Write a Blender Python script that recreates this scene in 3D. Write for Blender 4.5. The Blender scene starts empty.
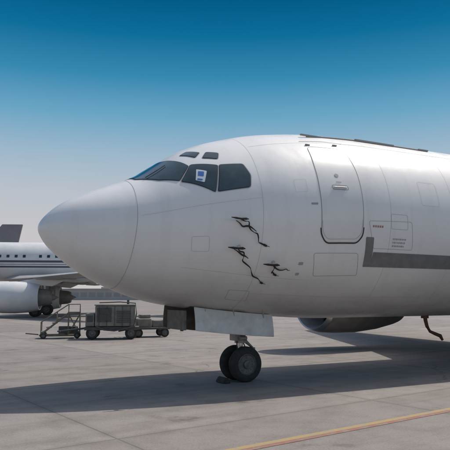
import bpy, math, random
from mathutils import Vector, Matrix
R=math.radians
random.seed(7)
# ------------------------------------------------------------------ helpers
def pchip(xs,ys):
    n=len(xs);h=[xs[i+1]-xs[i] for i in range(n-1)];d=[(ys[i+1]-ys[i])/h[i] for i in range(n-1)]
    m=[0]*n;m[0]=d[0];m[-1]=d[-1]
    for i in range(1,n-1):
        if d[i-1]*d[i]<=0:m[i]=0
        else:
            w1=2*h[i]+h[i-1];w2=h[i]+2*h[i-1];m[i]=(w1+w2)/(w1/d[i-1]+w2/d[i])
    def f(x):
        if x<=xs[0]:return ys[0]
        if x>=xs[-1]:return ys[-1]
        i=0
        while x>xs[i+1]:i+=1
        t=(x-xs[i])/h[i];t2=t*t;t3=t2*t
        return (2*t3-3*t2+1)*ys[i]+(t3-2*t2+t)*h[i]*m[i]+(-2*t3+3*t2)*ys[i+1]+(t3-t2)*h[i]*m[i+1]
    return f
def prof(p): return pchip([math.sqrt(a) for a,b in p],[b for a,b in p])

def new_mat(name,col,rough=.5,metal=0,noise=None,bump=0,bscale=20,coat=0,spec=None):
    m=bpy.data.materials.new(name);m.use_nodes=True
    nt=m.node_tree;b=nt.nodes['Principled BSDF']
    b.inputs['Base Color'].default_value=(*col,1);b.inputs['Roughness'].default_value=rough;b.inputs['Metallic'].default_value=metal
    b.inputs['Coat Weight'].default_value=coat
    if spec is not None:b.inputs['Specular IOR Level'].default_value=spec
    tc=nt.nodes.new('ShaderNodeTexCoord')
    if noise:
        col2,sc=noise
        n=nt.nodes.new('ShaderNodeTexNoise');n.inputs['Scale'].default_value=sc;n.inputs['Detail'].default_value=6;n.inputs['Roughness'].default_value=.65
        nt.links.new(tc.outputs['Object'],n.inputs['Vector'])
        r=nt.nodes.new('ShaderNodeValToRGB');r.color_ramp.elements[0].position=.35;r.color_ramp.elements[1].position=.68
        r.color_ramp.elements[0].color=(*col,1);r.color_ramp.elements[1].color=(*col2,1)
        nt.links.new(n.outputs['Fac'],r.inputs['Fac']);nt.links.new(r.outputs['Color'],b.inputs['Base Color'])
    if bump:
        n2=nt.nodes.new('ShaderNodeTexNoise');n2.inputs['Scale'].default_value=bscale;n2.inputs['Detail'].default_value=5
        nt.links.new(tc.outputs['Object'],n2.inputs['Vector'])
        bp=nt.nodes.new('ShaderNodeBump');bp.inputs['Strength'].default_value=bump;bp.inputs['Distance'].default_value=.02
        nt.links.new(n2.outputs['Fac'],bp.inputs['Height']);nt.links.new(bp.outputs['Normal'],b.inputs['Normal'])
    return m
def link(ob,parent=None):
    bpy.context.collection.objects.link(ob)
    if parent:ob.parent=parent
    return ob
def empty(name,loc=(0,0,0),rz=0):
    e=bpy.data.objects.new(name,None);e.location=loc;e.rotation_euler=(0,0,rz);e.empty_display_size=.3
    bpy.context.collection.objects.link(e);return e
class G:
    """accumulates geometry for one mesh part"""
    def __init__(s):s.v=[];s.f=[]
    def add(s,v,f):
        o=len(s.v);s.v+= [Vector(p) for p in v];s.f+=[tuple(i+o for i in q) for q in f];return s
    def box(s,c,d,rot=None):
        v=[]
        for x in(-1,1):
            for y in(-1,1):
                for z in(-1,1):
                    p=Vector((x*d[0]/2,y*d[1]/2,z*d[2]/2))
                    if rot:p=rot@p
                    v.append(p+Vector(c))
        return s.add(v,[(0,1,3,2),(4,6,7,5),(0,4,5,1),(2,3,7,6),(0,2,6,4),(1,5,7,3)])
    def cyl(s,a,b,r,r2=None,n=20):
        a=Vector(a);b=Vector(b);r2=r if r2 is None else r2
        q=(b-a).to_track_quat('Z','Y');v=[];f=[]
        for p,rr in((a,r),(b,r2)):
            for i in range(n):
                t=2*math.pi*i/n;v.append(p+q@Vector((rr*math.cos(t),rr*math.sin(t),0)))
        for i in range(n):f.append((i,(i+1)%n,(i+1)%n+n,i+n))
        f.append(tuple(range(n))[::-1]);f.append(tuple(range(n,2*n)))
        return s.add(v,f)
    def tube(s,pts,r,n=10):
        pts=[Vector(p) for p in pts];v=[];f=[]
        for k,p in enumerate(pts):
            d=(pts[min(k+1,len(pts)-1)]-pts[max(k-1,0)]).normalized()
            up=Vector((0,0,1)) if abs(d.z)<.9 else Vector((0,1,0))
            a=d.cross(up).normalized();b=d.cross(a)
            rr=r[k] if isinstance(r,(list,tuple)) else r
            for i in range(n):
                t=2*math.pi*i/n;v.append(p+a*rr*math.cos(t)+b*rr*math.sin(t))
        for k in range(len(pts)-1):
            for i in range(n):f.append((k*n+i,k*n+(i+1)%n,(k+1)*n+(i+1)%n,(k+1)*n+i))
        f.append(tuple(range(n))[::-1]);f.append(tuple(range((len(pts)-1)*n,len(pts)*n)))
        return s.add(v,f)
    def lathe(s,profile,c,axis='y',n=48,squash=None):
        v=[];f=[]
        for (r,h) in profile:
            for i in range(n):
                t=2*math.pi*i/n;a=r*math.cos(t);b=r*math.sin(t)
                if squash and b<0:b*=squash
                p={'y':Vector((a,h,b)),'x':Vector((h,a,b)),'z':Vector((a,b,h))}[axis]
                v.append(p+Vector(c))
        for k in range(len(profile)-1):
            for i in range(n):f.append((k*n+i,k*n+(i+1)%n,(k+1)*n+(i+1)%n,(k+1)*n+i))
        return s.add(v,f)
    def make(s,name,mat,parent=None,smooth=False,bevel=0,ang=40):
        me=bpy.data.meshes.new(name);me.from_pydata([tuple(p) for p in s.v],[],s.f);me.validate()
        me.materials.append(mat);ob=bpy.data.objects.new(name,me);link(ob,parent)
        import bmesh
        bm=bmesh.new();bm.from_mesh(me);bmesh.ops.recalc_face_normals(bm,faces=bm.faces);bm.to_mesh(me);bm.free()
        if smooth:
            me.polygons.foreach_set('use_smooth',[True]*len(me.polygons))
            me.set_sharp_from_angle(angle=R(ang))
        if bevel:
            b=ob.modifiers.new('bevel','BEVEL');b.width=bevel;b.segments=2;b.limit_method='ANGLE'
        return ob
# ------------------------------------------------------------------ materials
def aircraft_paint():
    m=bpy.data.materials.new('aircraft_white_paint');m.use_nodes=True;nt=m.node_tree;b=nt.nodes['Principled BSDF'];L=nt.links.new
    tc=nt.nodes.new('ShaderNodeTexCoord')
    def noise(sc,det=5,scale=(1,1,1)):
        mp=nt.nodes.new('ShaderNodeMapping');mp.inputs['Scale'].default_value=scale;L(tc.outputs['Object'],mp.inputs['Vector'])
        n=nt.nodes.new('ShaderNodeTexNoise');n.inputs['Scale'].default_value=sc;n.inputs['Detail'].default_value=det;n.inputs['Roughness'].default_value=.6
        L(mp.outputs['Vector'],n.inputs['Vector']);return n.outputs['Fac']
    def ramp(f,p0,p1,c0=(0,0,0,1),c1=(1,1,1,1)):
        r=nt.nodes.new('ShaderNodeValToRGB');r.color_ramp.elements[0].position=p0;r.color_ramp.elements[1].position=p1
        r.color_ramp.elements[0].color=c0;r.color_ramp.elements[1].color=c1;L(f,r.inputs['Fac']);return r.outputs['Color']
    def mix(f,a,bb,mode='MIX'):
        x=nt.nodes.new('ShaderNodeMix');x.data_type='RGBA';x.blend_type=mode
        if isinstance(f,float):x.inputs[0].default_value=f
        else:L(f,x.inputs[0])
        for s,i in((a,6),(bb,7)):
            if isinstance(s,tuple):x.inputs[i].default_value=s
            else:L(s,x.inputs[i])
        return x.outputs[2]
    base=ramp(noise(.6,5),.3,.7,(.83,.815,.795,1),(.78,.765,.745,1))
    streak=ramp(noise(1.6,6,(2.2,1,.25)),.5,.8)
    c=mix(streak,base,(.64,.615,.585,1))
    c2=mix(.42,base,c)
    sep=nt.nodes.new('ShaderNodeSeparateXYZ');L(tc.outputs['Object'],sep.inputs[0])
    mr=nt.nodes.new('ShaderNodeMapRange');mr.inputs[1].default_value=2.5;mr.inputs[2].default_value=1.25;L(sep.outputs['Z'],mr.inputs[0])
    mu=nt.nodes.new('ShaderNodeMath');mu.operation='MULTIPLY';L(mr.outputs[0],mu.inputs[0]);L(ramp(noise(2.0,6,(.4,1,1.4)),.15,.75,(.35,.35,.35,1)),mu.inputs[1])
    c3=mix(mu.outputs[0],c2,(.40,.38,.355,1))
    L(c3,b.inputs['Base Color'])
    L(ramp(noise(3,4),.3,.75,(.24,.24,.24,1),(.38,.38,.38,1)),b.inputs['Roughness'])
    bp=nt.nodes.new('ShaderNodeBump');bp.inputs['Strength'].default_value=.13;bp.inputs['Distance'].default_value=.03
    L(noise(1.7,3),bp.inputs['Height']);L(bp.outputs['Normal'],b.inputs['Normal'])
    return m
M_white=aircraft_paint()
M_door=new_mat('door_paint',(.79,.775,.755),.32,noise=((.73,.715,.695),2))
M_seam=new_mat('seam_grey',(.30,.29,.28),.6)
M_radome=new_mat('radome_seam',(.42,.40,.38),.6)
M_seamlt=new_mat('seam_light',(.54,.53,.51),.5)
M_dark=new_mat('rubber_seal',(.025,.025,.027),.5)
M_glass=new_mat('cockpit_glass',(.015,.032,.036),.05,noise=((.04,.075,.08),2.2),coat=.8)
M_frame=new_mat('window_frame',(.40,.40,.395),.45)
M_grey=new_mat('scuff_plate_grey',(.16,.16,.16),.5,noise=((.225,.22,.22),6))
M_black=new_mat('probe_cover_black',(.02,.018,.018),.7)
M_red=new_mat('faded_red_marking',(.42,.20,.17),.6)
M_label=new_mat('stencil_grey',(.34,.34,.36),.6)
M_handle=new_mat('handle_paint',(.62,.61,.6),.4)
M_metal=new_mat('bare_metal',(.55,.54,.52),.3,1)
M_gear=new_mat('gear_grey_paint',(.38,.38,.37),.45,noise=((.20,.19,.18),9))
M_tire=new_mat('tyre_rubber',(.022,.021,.02),.85,noise=((.05,.047,.043),12))
M_hub=new_mat('wheel_hub',(.17,.168,.16),.5,noise=((.07,.065,.06),14))
M_well=new_mat('wheel_well_shade',(.05,.045,.04),.8,noise=((.09,.08,.07),8))  # dark colour stands in for the shade inside the open well
M_doorin=new_mat('gear_door_inside',(.10,.085,.07),.7,noise=((.17,.15,.13),8))
M_gdoor=new_mat('gear_door_paint',(.72,.71,.68),.5,noise=((.52,.50,.475),3.5))
M_nac=new_mat('nacelle_dark',(.16,.155,.15),.45,noise=((.23,.22,.21),3))
M_blade=new_mat('fan_blades',(.07,.07,.075),.35,.6)
M_wing=new_mat('wing_grey',(.42,.425,.43),.4,noise=((.34,.34,.345),1.5))
M_sticker=new_mat('window_notice_white',(.58,.64,.70),.5)
M_blue=new_mat('window_notice_blue',(.03,.13,.42),.5)
M_hose=new_mat('drain_hose_brown',(.11,.05,.035),.6)
M_yel=new_mat('gse_yellow',(.20,.18,.13),.6,noise=((.12,.11,.085),5))
M_gse=new_mat('gse_beige',(.25,.235,.20),.6,noise=((.15,.14,.12),4))
M_gsed=new_mat('gse_dark',(.06,.06,.058),.7,noise=((.10,.095,.09),6))
M_bgw=new_mat('second_aircraft_white',(.72,.72,.71),.4,noise=((.60,.60,.60),.8))
M_bgstripe=new_mat('cheatline_dark',(.07,.075,.10),.5)
M_bgfin=new_mat('tail_fin_grey',(.20,.19,.21),.5,noise=((.25,.24,.25),.5))
# ------------------------------------------------------------------ fuselage surface
crown=prof([(0,2.84),(.05,2.98),(.14,3.09),(.39,3.30),(.92,3.56),(1.4,3.75),(1.68,3.87),(2.0,4.08),(2.4,4.36),(2.7,4.52),(3.33,4.75),(4.25,4.98),(5.5,5.13),(6.5,5.17),(24,5.2),(31.5,4.75)])
keel=prof([(0,2.84),(.05,2.69),(.14,2.56),(.35,2.36),(.655,2.13),(1.29,1.80),(2.07,1.55),(2.9,1.42),(4.5,1.27),(6,1.2),(19,1.2),(24,2.0),(31.5,4.2)])
half=prof([(0,0),(.05,.17),(.14,.3),(.39,.53),(.92,.85),(1.4,1.07),(2,1.3),(2.7,1.5),(3.33,1.63),(4.25,1.78),(5.5,1.86),(6.5,1.88),(20,1.88),(25,1.4),(31.5,.2)])
zmid=prof([(0,2.84),(1,2.86),(2,2.95),(4,3.15),(6,3.3),(19,3.3),(24,3.7),(31.5,4.5)])
def S0(st,th):
    u=math.sqrt(max(st,1e-5));c=zmid(u);a=math.radians(th);s=math.sin(a)
    return Vector((st,-half(u)*math.cos(a),c+((crown(u)-c) if s>0 else (c-keel(u)))*s))
def Nrm(st,th):
    a=S0(st+.01,th)-S0(st-.01,th);b=S0(st,th+.5)-S0(st,th-.5)
    n=a.cross(b).normalized();p=S0(st,th)
    if n.dot(p-Vector((st+.3,0,zmid(math.sqrt(st)))))<0:n=-n
    return n
def S(st,th,off=0):
    p=S0(st,th)
    return p+Nrm(st,th)*off if off else p
KD=.030
def rounded(poly,r,closed=True,n=6):
    P=[Vector((a,b*KD)) for a,b in poly];out=[];m=len(P)
    for i in range(m):
        p=P[i]
        if not closed and i in(0,m-1):out.append(p);continue
        a=P[i-1];b=P[(i+1)%m]
        rr=min(r,(a-p).length*.45,(b-p).length*.45)
        A=p+(a-p).normalized()*rr;B=p+(b-p).normalized()*rr
        for k in range(n+1):
            t=k/n;out.append(A*(1-t)**2+p*2*t*(1-t)+B*t*t)
    D=[];m=len(out)
    for i in range(m if closed else m-1):
        a=out[i];b=out[(i+1)%m];k=max(1,int((b-a).length/.05))
        for j in range(k):D.append(a.lerp(b,j/k))
    if not closed:D.append(out[-1])
    return [(p.x,p.y/KD) for p in D]
def patch(g,poly,off,r=.06,grow=0,rings=8):
    cx=sum(p[0] for p in poly)/len(poly);cy=sum(p[1] for p in poly)/len(poly)
    if grow:
        q=[]
        for a,b in poly:
            d=Vector((a-cx,(b-cy)*KD));d=d*(1+grow/d.length);q.append((cx+d.x,cy+d.y/KD))
        poly=q
    P=rounded(poly,r);n=len(P);v=[];f=[]
    for k in range(rings):
        t=1-k/rings
        for a,b in P:v.append(S(cx+(a-cx)*t,cy+(b-cy)*t,off))
    v.append(S(cx,cy,off))
    for k in range(rings-1):
        for i in range(n):f.append((k*n+i,k*n+(i+1)%n,(k+1)*n+(i+1)%n,(k+1)*n+i))
    for i in range(n):f.append(((rings-1)*n+i,(rings-1)*n+(i+1)%n,len(v)-1))
    g.add(v,f)
def ribbon(g,pl,w,off=.003,r=0,closed=False,lift=None):
    P=rounded(pl,r,closed,5)
    pts=[S(a,b,off+(lift(i/len(P)) if lift else 0)) for i,(a,b) in enumerate(P)];nn=[Nrm(a,b) for a,b in P]
    v=[];f=[];m=len(P)
    for i in range(m):
        if closed:d=pts[(i+1)%m]-pts[i-1]
        else:d=pts[min(i+1,m-1)]-pts[max(i-1,0)]
        ww=w(i/max(1,m-1)) if callable(w) else w
        s=nn[i].cross(d).normalized()*ww/2;v+=[pts[i]-s,pts[i]+s]
    for i in range(m if closed else m-1):
        j=(i+1)%m;f.append((2*i,2*i+1,2*j+1,2*j))
    g.add(v,f)
# ------------------------------------------------------------------ main jet
A=R(28);jet=empty('cargo_jet_airplane',(-3.236,10.317,0),A)
sts=[(i/60)**2*2.0 for i in range(61)]+[2+0.06*i for i in range(1,80)]+[6.8+.5*i for i in range(50)]
N=192;g=G();v=[];f=[]
for s in sts:
    for j in range(N):v.append(S0(max(s,1e-5),j*360/N))
for i in range(len(sts)-1):
    for j in range(N):
        a=i*N+j;b=i*N+(j+1)%N;f.append((a,b,b+N,a+N))
f.append(tuple(range((len(sts)-1)*N,len(sts)*N)))
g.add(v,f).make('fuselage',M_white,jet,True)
wins=[[(1.58,86.5),(1.60,66),(1.88,46),(2.17,35),(2.39,46.5),(2.22,65),(2.12,86.5)],
      [(2.44,46.5),(2.86,38),(2.71,17.5),(2.21,33)],
      [(2.91,38),(3.31,35),(3.38,26),(3.34,18),(2.77,17.5)],
      [(2.42,67),(2.55,69),(2.70,59),(2.58,54)],
      [(2.70,50),(2.82,56),(2.98,51),(2.92,45)]]
gs,gf,gg=G(),G(),G()
for side in(0,1):
    for w in wins:
        q=[(a,180-b) if side else (a,b) for a,b in w]
        patch(gf,q,.004,.055,.038);patch(gs,q,.008,.045,.022);patch(gg,q,.012,.035,.006)
gf.make('window_frames',M_frame,jet,True);gs.make('window_seals',M_dark,jet,True);gg.make('cockpit_windows',M_glass,jet,True)
g=G();patch(g,[(2.49,39.5),(2.65,35),(2.56,26),(2.42,29.5)],.016,.02);g.make('window_notice',M_sticker,jet,True)
g=G();patch(g,[(2.51,37),(2.60,35),(2.57,31),(2.48,33)],.019,.01)
patch(g,[(2.46,30.8),(2.54,29),(2.535,27.8),(2.45,29.5)],.019,.01);g.make('window_notice_print',M_blue,jet,True)
g=G();g.tube([S(1.72,58,.03),S(1.95,60,.035),S(2.1,62,.03)],.007);g.tube([S(1.72,122,.03),S(1.95,120,.035),S(2.1,118,.03)],.007);g.make('windscreen_wipers',M_dark,jet)
# seams
g=G()
ribbon(g,[(1.47,88),(1.46,50),(1.42,0),(1.37,-33),(1.33,-60),(1.30,-88)],.007)
ribbon(g,[(1.47,92),(1.46,130),(1.42,180),(1.37,213),(1.33,240),(1.30,268)],.007)
g.make('radome_joint',M_radome,jet)
g=G()
for st in(3.55,6.35,8.1,9.9):
    ribbon(g,[(st,-80),(st,-40),(st,0),(st,40),(st,88)],.005)
for th in(-52,52):ribbon(g,[(3.6,th),(6,th),(12,th),(18,th)],.006)
ribbon(g,[(1.5,8),(2.2,9),(3.55,10)],.004)
ribbon(g,[(2.2,-34),(3.55,-38),(4.6,-40)],.004)
g.make('skin_lap_joints',M_seamlt,jet)
# entry door
door=[(4.80,47),(5.62,44),(5.66,26),(5.665,-13),(5.55,-17),(4.84,-17),(4.72,-12),(4.71,13),(4.73,30)]
g=G();patch(g,door,.004,.12);g.make('entry_door',M_door,jet,True)
g=G();ribbon(g,door,.010,.007,.12,True);g.make('entry_door_gap',M_seam,jet)
g=G();ribbon(g,[(4.70,-9),(4.72,-12.5),(4.84,-17.5),(5.55,-17.5),(5.67,-13.5),(5.68,-9)],.022,.010,.1);g.make('entry_door_sill',M_dark,jet)
g=G();ribbon(g,[(4.73,-5),(4.745,-11),(4.86,-15.3),(5.53,-15.3),(5.64,-12),(5.65,-5)],.010,.012,.1);g.make('entry_door_sill_edge',M_seamlt,jet)
g=G();ribbon(g,[(4.99,15.4),(5.34,14.7),(5.36,12.1),(5.00,12.8)],.012,.010,.04,True);g.make('door_handle_rim',M_seam,jet)
g=G();g.tube([S(5.03,14,.014),S(5.2,13.8,.018),S(5.32,13.5,.014)],.012);g.make('door_handle',M_handle,jet,True)
g=G();patch(g,[(5.11,23),(5.19,22.6),(5.19,20.4),(5.11,20.7)],.010,.05);g.make('door_viewing_window',M_label,jet,True)
g=G()
for dx in(4.85,5.5):
    g.box(S(dx,48.5,.012),(.10,.025,.025))
g.make('door_hinges',M_seam,jet)
g=G()
ribbon(g,[(4.63,-23),(5.63,-23),(5.75,-36),(4.75,-37)],.007,.004,.05,True)
ribbon(g,[(5.80,-5.5),(6.90,-4.5),(6.98,-20),(5.96,-20)],.006,.004,.05,True)
ribbon(g,[(6.35,-1),(6.78,-1),(6.80,-9),(6.37,-9)],.005,.004,.04,True)
ribbon(g,[(3.2,-50),(3.6,-50),(3.65,-60),(3.22,-60)],.005,.004,.04,True)
g.make('access_panel_outlines',M_label,jet)
g=G()
ribbon(g,[(2.3,-12),(2.6,-12),(2.62,-22),(2.32,-22)],.005,.004,.04,True)
ribbon(g,[(4.2,20),(4.45,20),(4.45,12),(4.2,12)],.004,.004,.03,True)
ribbon(g,[(7.2,22),(7.7,22),(7.7,6),(7.2,6)],.005,.004,.05,True)
g.make('small_panel_outlines',M_seamlt,jet)
g=G()
patch(g,[(5.76,-14),(5.95,-14),(6.00,-30.6),(5.82,-30.6)],.006,.02)
patch(g,[(5.99,-22),(8,-22.2),(11,-22.4),(11,-30.6),(8,-30.6),(5.99,-30.6)],.007,.01)
g.make('grey_scuff_plate',M_grey,jet,True)
g=G()
for k in range(5):patch(g,[(5.90+k*.055,-7.6),(5.935+k*.055,-7.6),(5.935+k*.055,-8.7),(5.90+k*.055,-8.7)],.006,.004,rings=2)
g.make('red_stencils',M_red,jet)
g=G()
for r_ in range(3):
    x_=6.43
    while x_<6.74:
        w_=random.uniform(.015,.05);patch(g,[(x_,-14-r_*1.9),(x_+w_,-14-r_*1.9),(x_+w_,-14.8-r_*1.9),(x_,-14.8-r_*1.9)],.006,.003,rings=2);x_+=w_+.018
patch(g,[(4.50,5.2),(4.64,5),(4.64,3.9),(4.50,4.1)],.006,.01,rings=3)
patch(g,[(5.1,17.5),(5.22,17.3),(5.22,16.8),(5.1,17)],.010,.01,rings=3)
patch(g,[(4.36,-28.3),(4.45,-28.3),(4.45,-30),(4.36,-30)],.006,.01,rings=3)
patch(g,[(4.36,-35),(4.43,-35),(4.43,-36.6),(4.36,-36.6)],.006,.01,rings=3)
g.make('stencil_markings',M_label,jet)
# pitot probes with torn covers
gp,gc=G(),G()
def jit(pts,amp=.03):
    out=[]
    for i in range(len(pts)-1):
        (a,b),(c,d)=pts[i],pts[i+1]
        out.append((a,b))
        out.append(((a+c)/2+random.uniform(-amp,amp),(b+d)/2+random.uniform(-amp,amp)/KD))
    return out+[pts[-1]]
def probe(st,th,tail):
    b=S(st+.18,th,0);n=Nrm(st+.18,th);o=b+n*.13
    gp.tube([b,b+n*.07+Vector((-.03,0,0)),o+Vector((-.05,0,0))],[.035,.026,.02])
    gp.tube([o+Vector((.04,0,0)),o+Vector((-.14,0,0))],[.02,.014])
    gc.tube([o+Vector((.08,0,.0)),o+Vector((.03,0,.004)),o+Vector((-.06,0,0)),o+Vector((-.16,0,.006)),o+Vector((-.26,0,.012))],[.008,.024,.018,.020,.007],12)
    ph=random.uniform(0,6)
    ribbon(gc,jit([(st+.12,th)]+tail),lambda t:.010+.018*abs(math.sin(t*9+ph)),.03,.04,lift=lambda t:.10*(1-t)+.025*math.sin(t*11))
    a,c=tail[-1];ribbon(gc,[(a-.02,c+.3),(a+.04,c-.5),(a+.10,c-.9)],lambda t:.035*(1-t)+.008,.03)
probe(2.98,-2.5,[(3.24,-4),(3.30,-9),(3.42,-11),(3.46,-16),(3.60,-18)])
probe(2.96,-19,[(3.20,-21),(3.22,-27),(3.40,-31),(3.50,-37),(3.72,-42)])
probe(3.66,-28.5,[(3.86,-30),(3.82,-34),(3.92,-36)])
ribbon(gc,jit([(3.86,-30.5),(3.98,-33),(4.12,-32),(4.2,-33)],.02),lambda t:.010+.02*(1-t),.03,.04)
ribbon(gc,jit([(3.04,-3),(3.16,-7),(3.30,-7),(3.42,-10)],.02),lambda t:.012+.02*math.sin(3.1*t),.03,.04)
ribbon(gc,jit([(3.04,-20),(3.22,-24),(3.34,-26)],.02),lambda t:.012+.02*math.sin(3.1*t),.03,.04)
gp.make('pitot_probes',M_metal,jet,True);gc.make('pitot_cover_straps',M_black,jet)
# cargo door hinge along the crown
g=G()
g.tube([S(5.1+.2*i,63,.015) for i in range(18)],.016,8)
g.box(S(5.2,63,.025),(.5,.04,.03));g.box(S(6.9,63,.025),(1.1,.04,.03));g.box(S(8.35,63,.022),(.3,.04,.03))
g.make('cargo_door_hinge',M_seam,jet,True)
g=G();ribbon(g,[(4.75,54),(5.3,54),(5.75,52)],.016,.006);ribbon(g,[(5.75,52),(8.9,52)],.010,.005)
ribbon(g,[(8.9,52),(8.95,20),(8.9,-12)],.010,.005);g.make('cargo_door_gap',M_seam,jet)
g=G()
for st in(12,):
    g.add([S(st,90)+Vector(q) for q in((-.2,-.01,0),(.2,-.01,0),(.25,-.005,.3),(.1,-.005,.3),(-.2,.01,0),(.2,.01,0),(.25,.005,.3),(.1,.005,.3))],[(0,1,2,3),(4,7,6,5),(0,4,5,1),(1,5,6,2),(2,6,7,3),(3,7,4,0)])
g.make('blade_antenna',M_bgw,jet)
# nose wheel well as a dark belly patch, its shade painted in; doors
g=G();v=[];f=[]
for i in range(11):
    st=2.75+1.75*i/10
    for j in range(7):
        yy=-.34+.68*j/6;hw=half(math.sqrt(st));th=-math.degrees(math.acos(max(-1,min(1,-yy/hw))))
        v.append(S0(st,th)+Vector((0,0,-.006)))
for i in range(10):
    for j in range(6):f.append((i*7+j,i*7+j+1,i*7+j+8,i*7+j+7))
g.add(v,f).make('nose_well_dark_patch',M_well,jet)
def gear_door(name,y,sgn,s0,s1,mat,drop):
    g=G();v=[];n=12
    for i in range(n+1):
        st=s0+(s1-s0)*i/n;zt=keel(math.sqrt(st))+.03
        for k in range(4):
            t=k/3;v.append((st,y+sgn*(.02+.07*math.sin(t*1.6)),zt-drop*t))
    f=[(i*4+k,i*4+k+1,i*4+k+5,i*4+k+4) for i in range(n) for k in range(3)]
    ob=g.add(v,f).make(name,mat,jet,True)
    so=ob.modifiers.new('s','SOLIDIFY');so.thickness=.03;so.offset=0
    be=ob.modifiers.new('b','BEVEL');be.width=.01;be.segments=2
    return ob
gear_door('nose_gear_door_near',-.42,-1,2.78,4.48,M_gdoor,.43)
gear_door('nose_gear_door_far',.42,1,2.55,4.48,M_doorin,.43)
g=G();g.box((2.62,0,1.22),(.05,.80,.36));
for st in(2.9,3.3,3.7,4.1,4.4):g.box((st,.38,1.15),(.05,.05,.34))
g.make('gear_door_frames',M_doorin,jet)
g=G()
for st in(3.0,3.6,4.25):g.tube([(st,-.455,1.42),(st+.02,-.47,1.24)],.012);
g.make('gear_door_hinges',M_seam,jet)
# nose gear
ng=G();X0=4.01
ng.cyl((X0,0,1.5),(X0+.02,0,.78),.095);ng.cyl((X0,0,.80),(X0,0,.74),.115)
ng.cyl((X0,0,.62),(X0,0,.30),.075);ng.cyl((X0,-.30,.345),(X0,.30,.345),.05)
ng.tube([(X0,.0,.95),(X0-.55,.12,1.3),(X0-.8,.12,1.42)],.04);ng.tube([(X0,0,.95),(X0-.55,-.12,1.3),(X0-.8,-.12,1.42)],.04)
ng.tube([(X0+.08,0,.80),(X0+.30,0,.62),(X0+.07,0,.42)],[.045,.035,.045])
ng.box((X0+.27,0,.62),(.06,.16,.05));ng.box((X0-.12,0,.86),(.12,.22,.14))
ng.cyl((X0-.10,-.16,.84),(X0+.05,-.16,.84),.04);ng.cyl((X0-.10,.16,.84),(X0+.05,.16,.84),.04)
ng.cyl((X0-.16,0,1.02),(X0-.24,0,1.0),.07,.085)
ng.make('nose_gear_strut',M_gear,jet,True)
g=G();g.cyl((X0,0,.76),(X0,0,.60),.055);g.make('oleo_piston',M_metal,jet,True)
g=G();g.tube([(X0+.09,.05,1.3),(X0+.13,.06,1.0),(X0+.10,.07,.75),(X0+.2,.06,.55),(X0+.06,.1,.4)],.012);g.tube([(X0-.09,-.05,1.3),(X0-.12,-.07,1.0),(X0-.11,-.06,.7),(X0-.09,-.1,.45)],.012);g.make('hydraulic_lines',M_dark,jet)
def wheel(gt,gh,x,y,z,r,w):
    p=[(r*.58,-w*.42),(r*.70,-w*.5),(r*.86,-w*.47),(r*.95,-w*.36),(r*.99,-w*.22)]
    for k in(-.15,-.05,.05,.15):p+=[(r,(k-.035)*w),(r,(k+.025)*w),(r*.975,(k+.03)*w),(r*.975,(k+.045)*w)]
    p+=[(r*.99,w*.22),(r*.95,w*.36),(r*.86,w*.47),(r*.70,w*.5),(r*.58,w*.42)]
    gt.lathe(p,(x,y,z),'y')
    for s in(-1,1):
        gh.lathe([(r*.60,s*w*.42),(r*.56,s*w*.46),(r*.52,s*w*.34),(r*.36,s*w*.26),(r*.24,s*w*.28),(r*.22,s*w*.5),(r*.10,s*w*.56),(0.001,s*w*.56)],(x,y,z),'y')
        for k in range(8):
            t=k*math.pi/4;gh.cyl((x+r*.42*math.cos(t),y+s*w*.28,z+r*.42*math.sin(t)),(x+r*.42*math.cos(t),y+s*w*.34,z+r*.42*math.sin(t)),r*.035,n=6)
gt,gh=G(),G()
wheel(gt,gh,X0,-.20,.340,.345,.2);wheel(gt,gh,X0,.20,.340,.345,.2)
gt.make('nose_tyres',M_tire,jet,True);gh.make('nose_wheel_hubs',M_hub,jet,True)
# wings
def wing(name,sgn,mat):
    g=G();secs=[];
    for (y,xl,ch,z,tk) in((1.2,10.6,7.6,1.75,.13),(4.9,12.9,4.6,2.15,.12),(9.5,15.4,3.1,2.70,.11),(14.4,18.1,1.6,3.25,.10)):
        sec=[];n=14
        for i in range(n+1):
            t=(1-math.cos(math.pi*i/n))/2;th_=tk*ch*2.6*(.2969*math.sqrt(t)-.126*t-.3516*t*t+.2843*t**3-.1036*t**4);sec.append((xl+ch*t,sgn*y,z+th_*.9))
        for i in range(n-1,0,-1):
            t=(1-math.cos(math.pi*i/n))/2;th_=tk*ch*2.6*(.2969*math.sqrt(t)-.126*t-.3516*t*t+.2843*t**3-.1036*t**4);sec.append((xl+ch*t,sgn*y,z-th_*.7))
        secs.append(sec)
    m=len(secs[0]);v=[p for s in secs for p in s];f=[]
    for k in range(3):
        for i in range(m):f.append((k*m+i,k*m+(i+1)%m,(k+1)*m+(i+1)%m,(k+1)*m+i))
    f.append(tuple(range(3*m,4*m)));g.add(v,f)
    return g.make(name,mat,jet,True)
wing('wing_port',-1,M_wing);wing('wing_starboard',1,M_wing)
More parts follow.
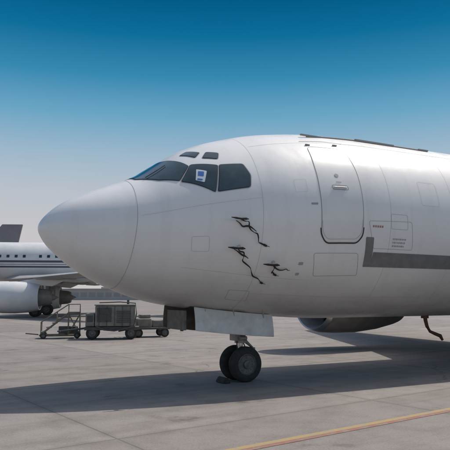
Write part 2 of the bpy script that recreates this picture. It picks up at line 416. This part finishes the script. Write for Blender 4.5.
for sgn,nm in((-1,'port'),(1,'starboard')):
    c=(9.3,sgn*4.83,1.52)
    g=G();g.lathe([(.76,.9),(.78,.5),(.82,.2),(.88,.05),(.94,.0),(.99,.05),(1.04,.25),(1.08,.8),(1.08,1.6),(1.0,2.4),(.86,3.1),(.80,3.3),(.76,3.3),(.74,2.9)],c,'x',56,.93);g.make('engine_nacelle_'+nm,M_nac,jet,True)
    g=G();g.lathe([(.915,.02),(.945,-.015),(.985,.03),(1.02,.14)],c,'x',56,.93);g.make('inlet_lip_'+nm,M_metal,jet,True)
    g=G();g.lathe([(.001,.45),(.10,.55),(.2,.8),(.22,.9),(.76,.9)],c,'x',32)
    for k in range(30):
        t=2*math.pi*k/30;d=Vector((0,math.cos(t),math.sin(t)));e=Vector((0,-math.sin(t),math.cos(t)))
        cc=Vector(c);g.add([cc+Vector((.78,0,0))+d*.2,cc+Vector((.88,0,0))+d*.2+e*.05,cc+Vector((.86,0,0))+d*.74+e*.12,cc+Vector((.72,0,0))+d*.74],[(0,1,2,3)])
    g.make('engine_fan_'+nm,M_blade,jet)
    g=G();g.lathe([(.60,2.8),(.56,3.5),(.45,4.1),(.38,4.3),(.2,4.2),(.001,4.8)],c,'x',32);g.make('exhaust_nozzle_'+nm,M_metal,jet,True)
    g=G();y=c[1];g.add([(10.6,y-.05,2.5),(10.6,y+.05,2.5),(13.2,y+.18,2.45),(13.2,y-.18,2.45),(10.6,y-.05,2.3),(10.6,y+.05,2.3),(14.2,y+.18,1.9),(14.2,y-.18,1.9)],[(0,1,2,3),(4,7,6,5),(0,4,5,1),(1,5,6,2),(2,6,7,3),(3,7,4,0)]);g.make('engine_pylon_'+nm,M_wing,jet,bevel=.03)
    gt,gh=G(),G()
    for dy in(-.43,.43):wheel(gt,gh,16.46,sgn*2.62+dy,.505,.51,.36)
    gt.make('main_tyres_'+nm,M_tire,jet,True);gh.make('main_hubs_'+nm,M_hub,jet,True)
    g=G();g.cyl((16.46,sgn*2.62,.5),(16.4,sgn*2.75,2.2),.13);g.cyl((16.46,sgn*2.62-.4,.505),(16.46,sgn*2.62+.4,.505),.07);g.tube([(16.46,sgn*2.62,1.0),(16.3,sgn*1.6,1.5)],.06);g.make('main_gear_strut_'+nm,M_gear,jet,True)
# tail
def slab(g,pts,th):
    t=Vector(th);n=len(pts);v=[Vector(p)-t for p in pts]+[Vector(p)+t for p in pts]
    g.add(v,[tuple(range(n))[::-1],tuple(range(n,2*n))]+[(i,(i+1)%n,(i+1)%n+n,i+n) for i in range(n)])
g=G();slab(g,[(21.5,0,5.0),(25,0,5.7),(29,0,11.1),(31,0,11.1),(30.6,0,4.9)],(0,.12,0));g.make('vertical_stabiliser',M_white,jet,bevel=.08)
for sgn,nm in((-1,'port'),(1,'starboard')):
    g=G();slab(g,[(26.8,sgn*.5,4.7),(30.6,sgn*6.3,5.4),(32,sgn*6.3,5.4),(30.6,sgn*.3,4.7)],(0,0,.09));g.make('horizontal_stabiliser_'+nm,M_wing,jet,bevel=.05)
g=G();g.lathe([(0.01,0),(.6,.6),(1.2,1.8),(1.5,3.2),(1.5,6.5),(1.1,8.2),(.4,9.5),(.01,9.8)],(10,0,1.9),'x',40,.62);g.make('wing_body_fairing',M_white,jet,True)
# drain hose hanging from belly
g=G();bz=keel(3.0)
g.tube([(8.95,-.15,bz+.05),(8.97,-.15,bz-.10),(9.0,-.16,bz-.24),(9.08,-.17,bz-.36),(9.22,-.2,bz-.42),(9.36,-.22,bz-.47),(9.42,-.23,bz-.57)],[.05,.045,.04,.035,.04,.045,.03])
g.cyl((8.95,-.15,bz+.02),(8.95,-.15,bz-.05),.09);g.make('drain_hose',M_hose,jet,True)
# ------------------------------------------------------------------ wheel chock
def chock(x,y,rot,name='wheel_chock'):
    e=empty(name,(x,y,.006),rot)
    g=G();pr=[(-.08,0),(.08,0),(.07,.04),(.025,.10),(-.025,.10),(-.07,.04)]
    slab(g,[(a,0,b) for a,b in pr],(0,.16,0));g.make('block',M_tire,e,bevel=.01)
    g=G();g.tube([(.0,.15,.10),(.02,.26,.05),(.1,.36,.012),(.3,.42,.012),(.45,.36,.012)],.009);g.make('rope',M_yel,e)
def J(x,y):
    return (-3.236+x*math.cos(A)-y*math.sin(A),10.317+x*math.sin(A)+y*math.cos(A))
chock(*J(X0-.44,-.10),A)
# ------------------------------------------------------------------ other airliners
def airliner(name,loc,rot,sc=1,fin=None,stripe=True):
    e=empty(name,loc,rot);e.scale=(sc,)*3
    fin=fin or M_bgw
    c=4.75;r=1.72
    cr=prof([(0,4.3),(.5,4.9),(1.5,5.4),(2.6,6.2),(4.5,c+r),(24,c+r),(31,6.1)])
    kl=prof([(0,4.3),(.5,3.8),(2,3.25),(5,c-r),(19,c-r),(25,3.9),(31,5.6)])
    hw=prof([(0,0),(.5,.6),(2,1.25),(4.5,r),(21,r),(26,1.1),(31,.2)])
    ss=[(i/20)**2*4.5 for i in range(21)]+[4.5+.66*i for i in range(1,41)];n=64;v=[];f=[]
    def P(s,th,off=0):
        u=math.sqrt(max(s,1e-4));a=cr(u);b=kl(u);t=math.radians(th);h_=hw(u)+off
        return (s,-h_*math.cos(t),(a+b)/2+((a-b)/2+off)*math.sin(t))
    for s in ss:
        for j in range(n):v.append(P(s,j*360/n))
    for i in range(len(ss)-1):
        for j in range(n):f.append((i*n+j,i*n+(j+1)%n,(i+1)*n+(j+1)%n,(i+1)*n+j))
    G().add(v,f).make('fuselage',M_bgw,e,True)
    g,gw=G(),G()
    def band(g,s0,s1,t0,t1,off,k=20):
        v=[];f=[];
        for i in range(k+1):
            s=s0+(s1-s0)*i/k;v+=[P(s,t0,off),P(s,(t0+t1)/2,off),P(s,t1,off)]
        for i in range(k):
            for j in(0,1):f.append((3*i+j,3*i+j+1,3*i+j+4,3*i+j+3))
        g.add(v,f)
    for m in(0,1):
        F=(lambda t:180-t) if m else (lambda t:t)
        if stripe:
            band(g,1.5,27,F(1),F(-5),.012);band(g,1.8,27,F(-9.5),F(-11),.012);band(g,2,27,F(-15),F(-20),.012)
        for k in range(30):
            s=5+k*.68
            if 12.6<s<13.2:continue
            band(gw,s,s+.24,F(9),F(17),.016,2)
    if stripe:g.make('cheatline',M_bgstripe,e,True)
    for m in(0,1):
        F=(lambda t:180-t) if m else (lambda t:t)
        band(gw,2.0,3.1,F(26),F(42),.016,6)
        for ds in(3.9,26.2-3.4):
            for q in((ds,ds+.02),(ds+.85,ds+.87)):band(gw,q[0],q[1],F(-25),F(40),.016,1)
    gw.make('cabin_windows',M_glass,e)
    for sgn,nm in((-1,'near'),(1,'far')):
        g=G();secs=[]
        for (y,xl,ch,z) in((1.2,10.8,7.2,3.15),(6,14.6,4.4,3.2),(13.4,20.6,1.8,3.45)):
            th_=.055*ch;secs.append([(xl,sgn*y,z),(xl+.12*ch,sgn*y,z+th_*.8),(xl+.4*ch,sgn*y,z+th_),(xl+ch,sgn*y,z-.05),(xl+.5*ch,sgn*y,z-th_*.8),(xl+.1*ch,sgn*y,z-th_*.6)])
        v=[p for s_ in secs for p in s_];f=[(k*6+i,k*6+(i+1)%6,(k+1)*6+(i+1)%6,(k+1)*6+i) for k in(0,1) for i in range(6)]+[tuple(range(12,18))]
        g.add(v,f).make('wing_'+nm,M_wing,e,True,ang=30)
        g=G()
        for (y,x) in((3.2,17.2),(7.0,17.9),(10.2,19.6)):
            g.lathe([(.01,-1.4),(.13,-1.0),(.17,-.2),(.12,.7),(.01,1.2)],(x,sgn*y,2.95),'x',12)
        slab(g,[(17.8,sgn*1.8,3.0),(18.6,sgn*6,3.1),(19.3,sgn*6,2.85),(18.7,sgn*1.8,2.75)],(0,0,.03));g.make('flap_fairings_'+nm,M_wing,e,True)
        cc=(11.2,sgn*5.0,1.62)
        g=G();g.lathe([(.95,.9),(1.0,.2),(1.08,0),(1.16,.05),(1.25,.6),(1.27,1.6),(1.2,2.6),(1.02,3.5),(.95,3.5),(.9,3.2)],cc,'x',40);g.make('nacelle_'+nm,M_bgw,e,True)
        g=G();g.lathe([(.9,3.0),(.7,3.4),(.62,4.2),(.5,4.5),(.3,4.4),(.001,5.0)],cc,'x',32);g.lathe([(.001,.6),(.3,.9),(.97,.9)],cc,'x',32);g.make('engine_core_'+nm,M_nac,e,True)
        g=G();slab(g,[(12.4,cc[1],2.75),(14.4,cc[1],3.15),(17,cc[1],3.15),(15.6,cc[1],2.5)],(0,.15,0));g.make('pylon_'+nm,M_bgw,e,bevel=.03)
        gt,gh=G(),G()
        for dy in(-.3,.3):
            wheel(gt,gh,13.9,sgn*2.6+dy,.5,.5,.34)
        gt.make('main_tyres_'+nm,M_tire,e,True);gh.make('main_hubs_'+nm,M_hub,e,True)
        g=G();g.cyl((13.9,sgn*2.6,.5),(13.8,sgn*2.6,3.2),.14);g.box((14.1,sgn*2.85,2.0),(.9,.06,1.3));g.make('main_gear_'+nm,M_gear,e)
        g=G();slab(g,[(26.5,sgn*.5,5.9),(29.6,sgn*5.2,6.3),(30.9,sgn*5.2,6.3),(30.0,sgn*.3,5.9)],(0,0,.09));g.make('horizontal_stabiliser_'+nm,M_bgw,e,bevel=.04)
    gt,gh=G(),G()
    for dy in(-.2,.2):wheel(gt,gh,3.4,dy,.36,.36,.2)
    gt.make('nose_tyres',M_tire,e,True);gh.make('nose_hubs',M_hub,e,True)
    g=G();g.cyl((3.4,0,.36),(3.4,0,3.6),.1);g.make('nose_strut',M_gear,e)
    g=G();slab(g,[(22.5,0,6.3),(25,0,7.0),(28.6,0,11.6),(31.4,0,11.6),(30.3,0,6.1)],(0,.14,0));g.make('vertical_stabiliser',fin,e,bevel=.08)
    return e
airliner('parked_airliner',(-30.0,52.0,0),R(6))
airliner('parked_airliner.001',(-60.5,82,0),R(4),1.02,fin=M_bgfin,stripe=False)
# ------------------------------------------------------------------ ground equipment
def tyres(e,lst,r,w):
    gt,gh=G(),G()
    for x,y in lst:wheel(gt,gh,x,y,r,r,w)
    gt.make('tyres',M_tire,e,True);gh.make('hubs',M_hub,e,True)
e=empty('ground_power_unit',(-4.5,24.3,.005),R(8))
g=G();g.box((0,0,.42),(2.1,1.2,.12));g.tube([(-1.0,0,.42),(-1.6,0,.35),(-2.0,0,.30)],.04);g.tube([(-2.0,-.1,.3),(-2.12,0,.3),(-2.0,.1,.3)],.03);g.make('chassis',M_gsed,e,bevel=.02)
g=G();g.box((.12,0,.90),(1.55,1.1,.80));g.box((-.85,0,.75),(.34,1.0,.50));g.box((.12,0,1.33),(1.62,1.16,.05));g.make('engine_housing',M_gse,e,bevel=.03)
g=G()
for k in range(7):g.box((.45,-.56,.66+k*.07),(.55,.03,.03))
g.box((-.30,-.56,.95),(.55,.02,.55));g.box((-.30,-.575,1.08),(.35,.02,.18));g.cyl((.6,.2,1.35),(.6,.2,1.52),.05);g.box((-.85,-.51,.8),(.22,.02,.25))
g.make('panels_and_louvres',M_gsed,e)
g=G()
for x in(-.6,-.3,0,.3,.6):g.box((x+.1,-.572,.90),(.015,.02,.76))
g.tube([(.85,-.62,.5),(.95,-.64,1.0),(.9,-.5,1.4),(.3,-.5,1.45),(-.5,-.5,1.42)],.022)
g.tube([(-.6,-.6,.5),(-.3,-.66,.38),(.1,-.66,.34),(.5,-.64,.42),(.9,-.62,.5)],.03);g.make('cable_and_rails',M_gsed,e)
tyres(e,[(-.75,-.5),(.75,-.5),(-.75,.5),(.75,.5)],.24,.16)
e=empty('maintenance_steps',(-6.7,24.6,.005),R(14))
g=G()
for y in(-.35,.35):
    g.tube([(-.75,y,.12),(.35,y,1.0)],.035);g.tube([(.35,y,1.0),(.8,y,1.0)],.03);g.tube([(.35,y,.12),(.35,y,1.0)],.028);g.tube([(.8,y,.12),(.8,y,1.0)],.028)
    g.tube([(-.75,y,.12),(.85,y,.12)],.035);g.tube([(.35,y,.15),(.8,y,.95)],.02);g.tube([(.8,y,.15),(.35,y,.95)],.02)
    g.tube([(-.7,y,.65),(.35,y,1.35),(.8,y,1.35),(.8,y,1.0)],.022);g.tube([(-.7,y,.16),(-.7,y,.65)],.02);g.tube([(-.1,y,.65),(-.1,y,1.05)],.018);g.tube([(.35,y,1.0),(.35,y,1.35)],.018)
for k in range(5):g.box((-.62+.22*k,0,.26+.175*k),(.2,.7,.035))
g.box((.57,0,1.03),(.5,.74,.04));g.make('frame_and_treads',M_yel,e)
g=G();g.box((.35,0,.32),(.75,.55,.28));g.tube([(-.8,0,.15),(-1.3,0,.2)],.025);g.make('ballast_box',M_gsed,e,bevel=.02)
tyres(e,[(-.6,-.42),(.7,-.42),(-.6,.42),(.7,.42)],.12,.08)
e=empty('baggage_cart',(-3.15,25.4,.005),R(20))
g=G();g.box((0,0,.36),(1.5,1.0,.08))
for x in(-.72,.72):
    for y in(-.45,.45):g.tube([(x,y,.38),(x,y,.95)],.025)
    g.tube([(x,-.45,.95),(x,.45,.95)],.025);g.tube([(x,-.45,.66),(x,.45,.66)],.02)
g.tube([(-.75,0,.34),(-1.3,0,.25)],.03);g.make('cart_frame',M_gsed,e,bevel=.01)
g=G();g.box((-.3,-.1,.58),(.6,.5,.36));g.box((.35,.1,.54),(.5,.6,.28));g.box((-.2,.1,.84),(.45,.4,.15));g.make('cases',M_gse,e,bevel=.03)
tyres(e,[(-.55,-.4),(.55,-.4),(-.55,.4),(.55,.4)],.18,.1)
# distant low terminal building across the apron
M_term=new_mat('terminal_wall',(.46,.44,.42),.8,noise=((.40,.385,.37),.05))  # hazy grey, distance haze put into the wall colour
M_termw=new_mat('terminal_glazing',(.27,.28,.29),.3)
e=empty('terminal_building',(-95,330,0),R(4))
g=G();g.box((0,0,2.9),(150,22,5.8));g.box((-20,2,7.2),(46,18,2.8));g.box((38,0,6.4),(20,16,1.2));g.box((0,-.2,5.9),(151,23,.4));g.make('walls',M_term,e)
g=G()
for k in range(34):g.box((-72+k*4.35,-11.05,2.9),(3.2,.1,2.2))
for k in range(10):g.box((-40+k*4.4,-7.05,7.2),(3.2,.1,1.4))
g.make('windows',M_termw,e)
# ------------------------------------------------------------------ ground
def concrete():
    m=bpy.data.materials.new('apron_concrete');m.use_nodes=True;nt=m.node_tree;b=nt.nodes['Principled BSDF'];L=nt.links.new
    tc=nt.nodes.new('ShaderNodeTexCoord')
    rot=nt.nodes.new('ShaderNodeMapping');rot.inputs['Rotation'].default_value=(0,0,R(-36.4));rot.inputs['Location'].default_value=(1.2,2.4,0);L(tc.outputs['Object'],rot.inputs['Vector'])
    def noise(sc,det=6,v=None,ro=.62,scale=None):
        n=nt.nodes.new('ShaderNodeTexNoise');n.inputs['Scale'].default_value=sc;n.inputs['Detail'].default_value=det;n.inputs['Roughness'].default_value=ro
        src=v or tc.outputs['Object']
        if scale:
            mp=nt.nodes.new('ShaderNodeMapping');mp.inputs['Scale'].default_value=scale;L(src,mp.inputs['Vector']);src=mp.outputs[0]
        L(src,n.inputs['Vector']);return n.outputs['Fac']
    def ramp(f,p0,p1,c0=(0,0,0,1),c1=(1,1,1,1)):
        r=nt.nodes.new('ShaderNodeValToRGB');r.color_ramp.elements[0].position=p0;r.color_ramp.elements[1].position=p1
        r.color_ramp.elements[0].color=c0;r.color_ramp.elements[1].color=c1;L(f,r.inputs['Fac']);return r.outputs['Color']
    def mix(f,a,bb,mode='MIX'):
        x=nt.nodes.new('ShaderNodeMix');x.data_type='RGBA';x.blend_type=mode
        if isinstance(f,float):x.inputs[0].default_value=f
        else:L(f,x.inputs[0])
        for s,i in((a,6),(bb,7)):
            if isinstance(s,tuple):x.inputs[i].default_value=s
            else:L(s,x.inputs[i])
        return x.outputs[2]
    def math_(op,a,b_):
        n=nt.nodes.new('ShaderNodeMath');n.operation=op
        for s,i in((a,0),(b_,1)):
            if isinstance(s,(int,float)):n.inputs[i].default_value=s
            else:L(s,n.inputs[i])
        return n.outputs[0]
    br=nt.nodes.new('ShaderNodeTexBrick');br.offset=0;br.inputs['Scale'].default_value=1;br.inputs['Mortar Size'].default_value=.014;br.inputs['Mortar Smooth'].default_value=.3
    br.inputs['Brick Width'].default_value=4.5;br.inputs['Row Height'].default_value=4.5
    br.inputs['Color1'].default_value=(.275,.248,.228,1);br.inputs['Color2'].default_value=(.33,.30,.276,1);br.inputs['Mortar'].default_value=(.30,.275,.25,1)
    L(rot.outputs[0],br.inputs['Vector'])
    c=br.outputs['Color']
    c=mix(ramp(noise(.35),.35,.7),c,(.86,.86,.87,1),'MULTIPLY')
    c=mix(ramp(noise(1.6,8,ro=.7),.45,.72),c,(.74,.73,.72,1),'MULTIPLY')
    c=mix(ramp(noise(.9,6,rot.outputs[0],.6,(.08,1.5,1)),.50,.70),c,(.78,.77,.76,1),'MULTIPLY')
    c=mix(ramp(noise(40,3),.35,.7),c,(.76,.75,.75,1),'MULTIPLY')
    c=mix(ramp(noise(.8,5),.62,.74),c,(.50,.48,.47,1),'MULTIPLY')
    b2=nt.nodes.new('ShaderNodeTexBrick');b2.offset=0;b2.inputs['Scale'].default_value=1;b2.inputs['Mortar Size'].default_value=.14;b2.inputs['Mortar Smooth'].default_value=1
    b2.inputs['Brick Width'].default_value=4.5;b2.inputs['Row Height'].default_value=4.5;L(rot.outputs[0],b2.inputs['Vector'])
    c=mix(math_('MULTIPLY',b2.outputs['Fac'],math_('MULTIPLY',noise(3,5),.55)),c,(.14,.125,.115,1))
    jn=math_('MULTIPLY',br.outputs['Fac'],.6)
    c=mix(jn,c,(.10,.09,.082,1))
    vo=nt.nodes.new('ShaderNodeTexVoronoi');vo.feature='DISTANCE_TO_EDGE';vo.inputs['Scale'].default_value=.16
    wv=nt.nodes.new('ShaderNodeVectorMath');wv.operation='ADD'
    nv=nt.nodes.new('ShaderNodeTexNoise');nv.inputs['Scale'].default_value=1.2;nv.inputs['Detail'].default_value=5;L(tc.outputs['Object'],nv.inputs['Vector'])
    L(tc.outputs['Object'],wv.inputs[0]);L(nv.outputs['Color'],wv.inputs[1]);L(wv.outputs[0],vo.inputs['Vector'])
    cr=ramp(vo.outputs['Distance'],.0,.0022,(1,1,1,1),(0,0,0,1))
    crk=mix(1.0,cr,ramp(noise(.25,3),.5,.56),'MULTIPLY')
    c=mix(crk,c,(.12,.11,.10,1))
    L(c,b.inputs['Base Color']);b.inputs['Roughness'].default_value=.85;b.inputs['Specular IOR Level'].default_value=.3
    h=math_('SUBTRACT',math_('MULTIPLY',noise(40,4),.15),math_('MULTIPLY',br.outputs['Fac'],.6))
    bp=nt.nodes.new('ShaderNodeBump');bp.inputs['Strength'].default_value=.35;bp.inputs['Distance'].default_value=.02;L(h,bp.inputs['Height']);L(bp.outputs['Normal'],b.inputs['Normal'])
    return m
g=G();g.add([(-1500,-200,0),(1500,-200,0),(1500,3000,0),(-1500,3000,0)],[(0,1,2,3)]);g.make('ground',concrete())
def worn(name,col,under,th):
    m=new_mat(name,col,.75);nt=m.node_tree;b=nt.nodes['Principled BSDF'];tc=nt.nodes['Texture Coordinate']
    n=nt.nodes.new('ShaderNodeTexNoise');n.inputs['Scale'].default_value=7;n.inputs['Detail'].default_value=10;n.inputs['Roughness'].default_value=.8
    nt.links.new(tc.outputs['Object'],n.inputs['Vector'])
    r=nt.nodes.new('ShaderNodeValToRGB');r.color_ramp.elements[0].position=th;r.color_ramp.elements[1].position=th+.12
    r.color_ramp.elements[0].color=(*col,1);r.color_ramp.elements[1].color=(*under,1)
    nt.links.new(n.outputs['Fac'],r.inputs['Fac']);nt.links.new(r.outputs[0],b.inputs['Base Color']);return m
dirv=Vector((math.cos(R(36.4)),math.sin(R(36.4)),0));per=Vector((-dirv.y,dirv.x,0));o=Vector((.17,6.77,0))
def strip(g,w0,w1,z):
    v=[];f=[];n=60
    for i in range(n+1):
        p=o+dirv*(-12+i*1.2);v+=[p+per*w0+Vector((0,0,z)),p+per*w1+Vector((0,0,z))]
    for i in range(n):f.append((2*i,2*i+2,2*i+3,2*i+1))
    g.add(v,f)
e=empty('apron_guide_line')
g=G();strip(g,0,.10,.004);g.make('yellow_paint',worn('worn_yellow_paint',(.36,.25,.10),(.28,.235,.18),.46),e)
g=G();strip(g,-.095,-.002,.004);g.make('red_paint',worn('worn_red_paint',(.26,.12,.09),(.25,.195,.165),.48),e)
# ------------------------------------------------------------------ sky, sun, camera
AZ=R(33);EL=R(53)
w=bpy.data.worlds.new('World');bpy.context.scene.world=w;w.use_nodes=True;nt=w.node_tree;L=nt.links.new
bg=nt.nodes['Background'];sky=nt.nodes.new('ShaderNodeTexSky');sky.sky_type='NISHITA';sky.sun_disc=False
sky.sun_elevation=EL;sky.sun_rotation=math.pi/2-AZ;sky.dust_density=3;sky.air_density=1.2
tc=nt.nodes.new('ShaderNodeTexCoord');sp=nt.nodes.new('ShaderNodeSeparateXYZ');L(tc.outputs['Generated'],sp.inputs[0])
rp=nt.nodes.new('ShaderNodeValToRGB');cr=rp.color_ramp
def lin(c):return tuple(((x/255)/12.92 if x/255<.04045 else ((x/255+.055)/1.055)**2.4) for x in c)+(1,)
stops=[(0,(203,198,197)),(.10,(198,196,199)),(.17,(184,192,202)),(.23,(156,183,202)),(.29,(108,165,196)),(.35,(56,137,178)),(.41,(14,110,154)),(.47,(0,86,131)),(.60,(40,100,145))]
cr.elements[0].position=0;cr.elements[0].color=lin(stops[0][1]);cr.elements[1].position=stops[-1][0];cr.elements[1].color=lin(stops[-1][1])
for p,c in stops[1:-1]:
    e_=cr.elements.new(p);e_.color=lin(c)
L(sp.outputs['Z'],rp.inputs['Fac'])
sc=nt.nodes.new('ShaderNodeMix');sc.data_type='RGBA';sc.blend_type='MULTIPLY';sc.inputs[0].default_value=1
K=.13
L(rp.outputs[0],sc.inputs[6]);sc.inputs[7].default_value=(1/K,1/K,1/K,1)
mr=nt.nodes.new('ShaderNodeMapRange');mr.interpolation_type='SMOOTHSTEP';mr.inputs[1].default_value=.48;mr.inputs[2].default_value=.68;L(sp.outputs['Z'],mr.inputs[0])
mx=nt.nodes.new('ShaderNodeMix');mx.data_type='RGBA';L(mr.outputs[0],mx.inputs[0]);L(sc.outputs[2],mx.inputs[6]);L(sky.outputs[0],mx.inputs[7])
L(mx.outputs[2],bg.inputs[0]);bg.inputs[1].default_value=K
s=bpy.data.lights.new('sun','SUN');s.energy=3.4;s.angle=R(.6);s.color=(1,.95,.87);so=bpy.data.objects.new('sun',s);link(so)
d=Vector((math.cos(AZ)*math.cos(EL),math.sin(AZ)*math.cos(EL),math.sin(EL)));so.rotation_euler=d.to_track_quat('Z','Y').to_euler()
cam=bpy.data.cameras.new('camera');co=bpy.data.objects.new('camera',cam);link(co)
co.location=(0,0,1.65);co.rotation_euler=(R(96.84),0,0);cam.lens=48;cam.sensor_width=36;cam.clip_end=8000;bpy.context.scene.camera=co
vs=bpy.context.scene.view_settings;vs.view_transform='Standard';vs.look='None';vs.exposure=0
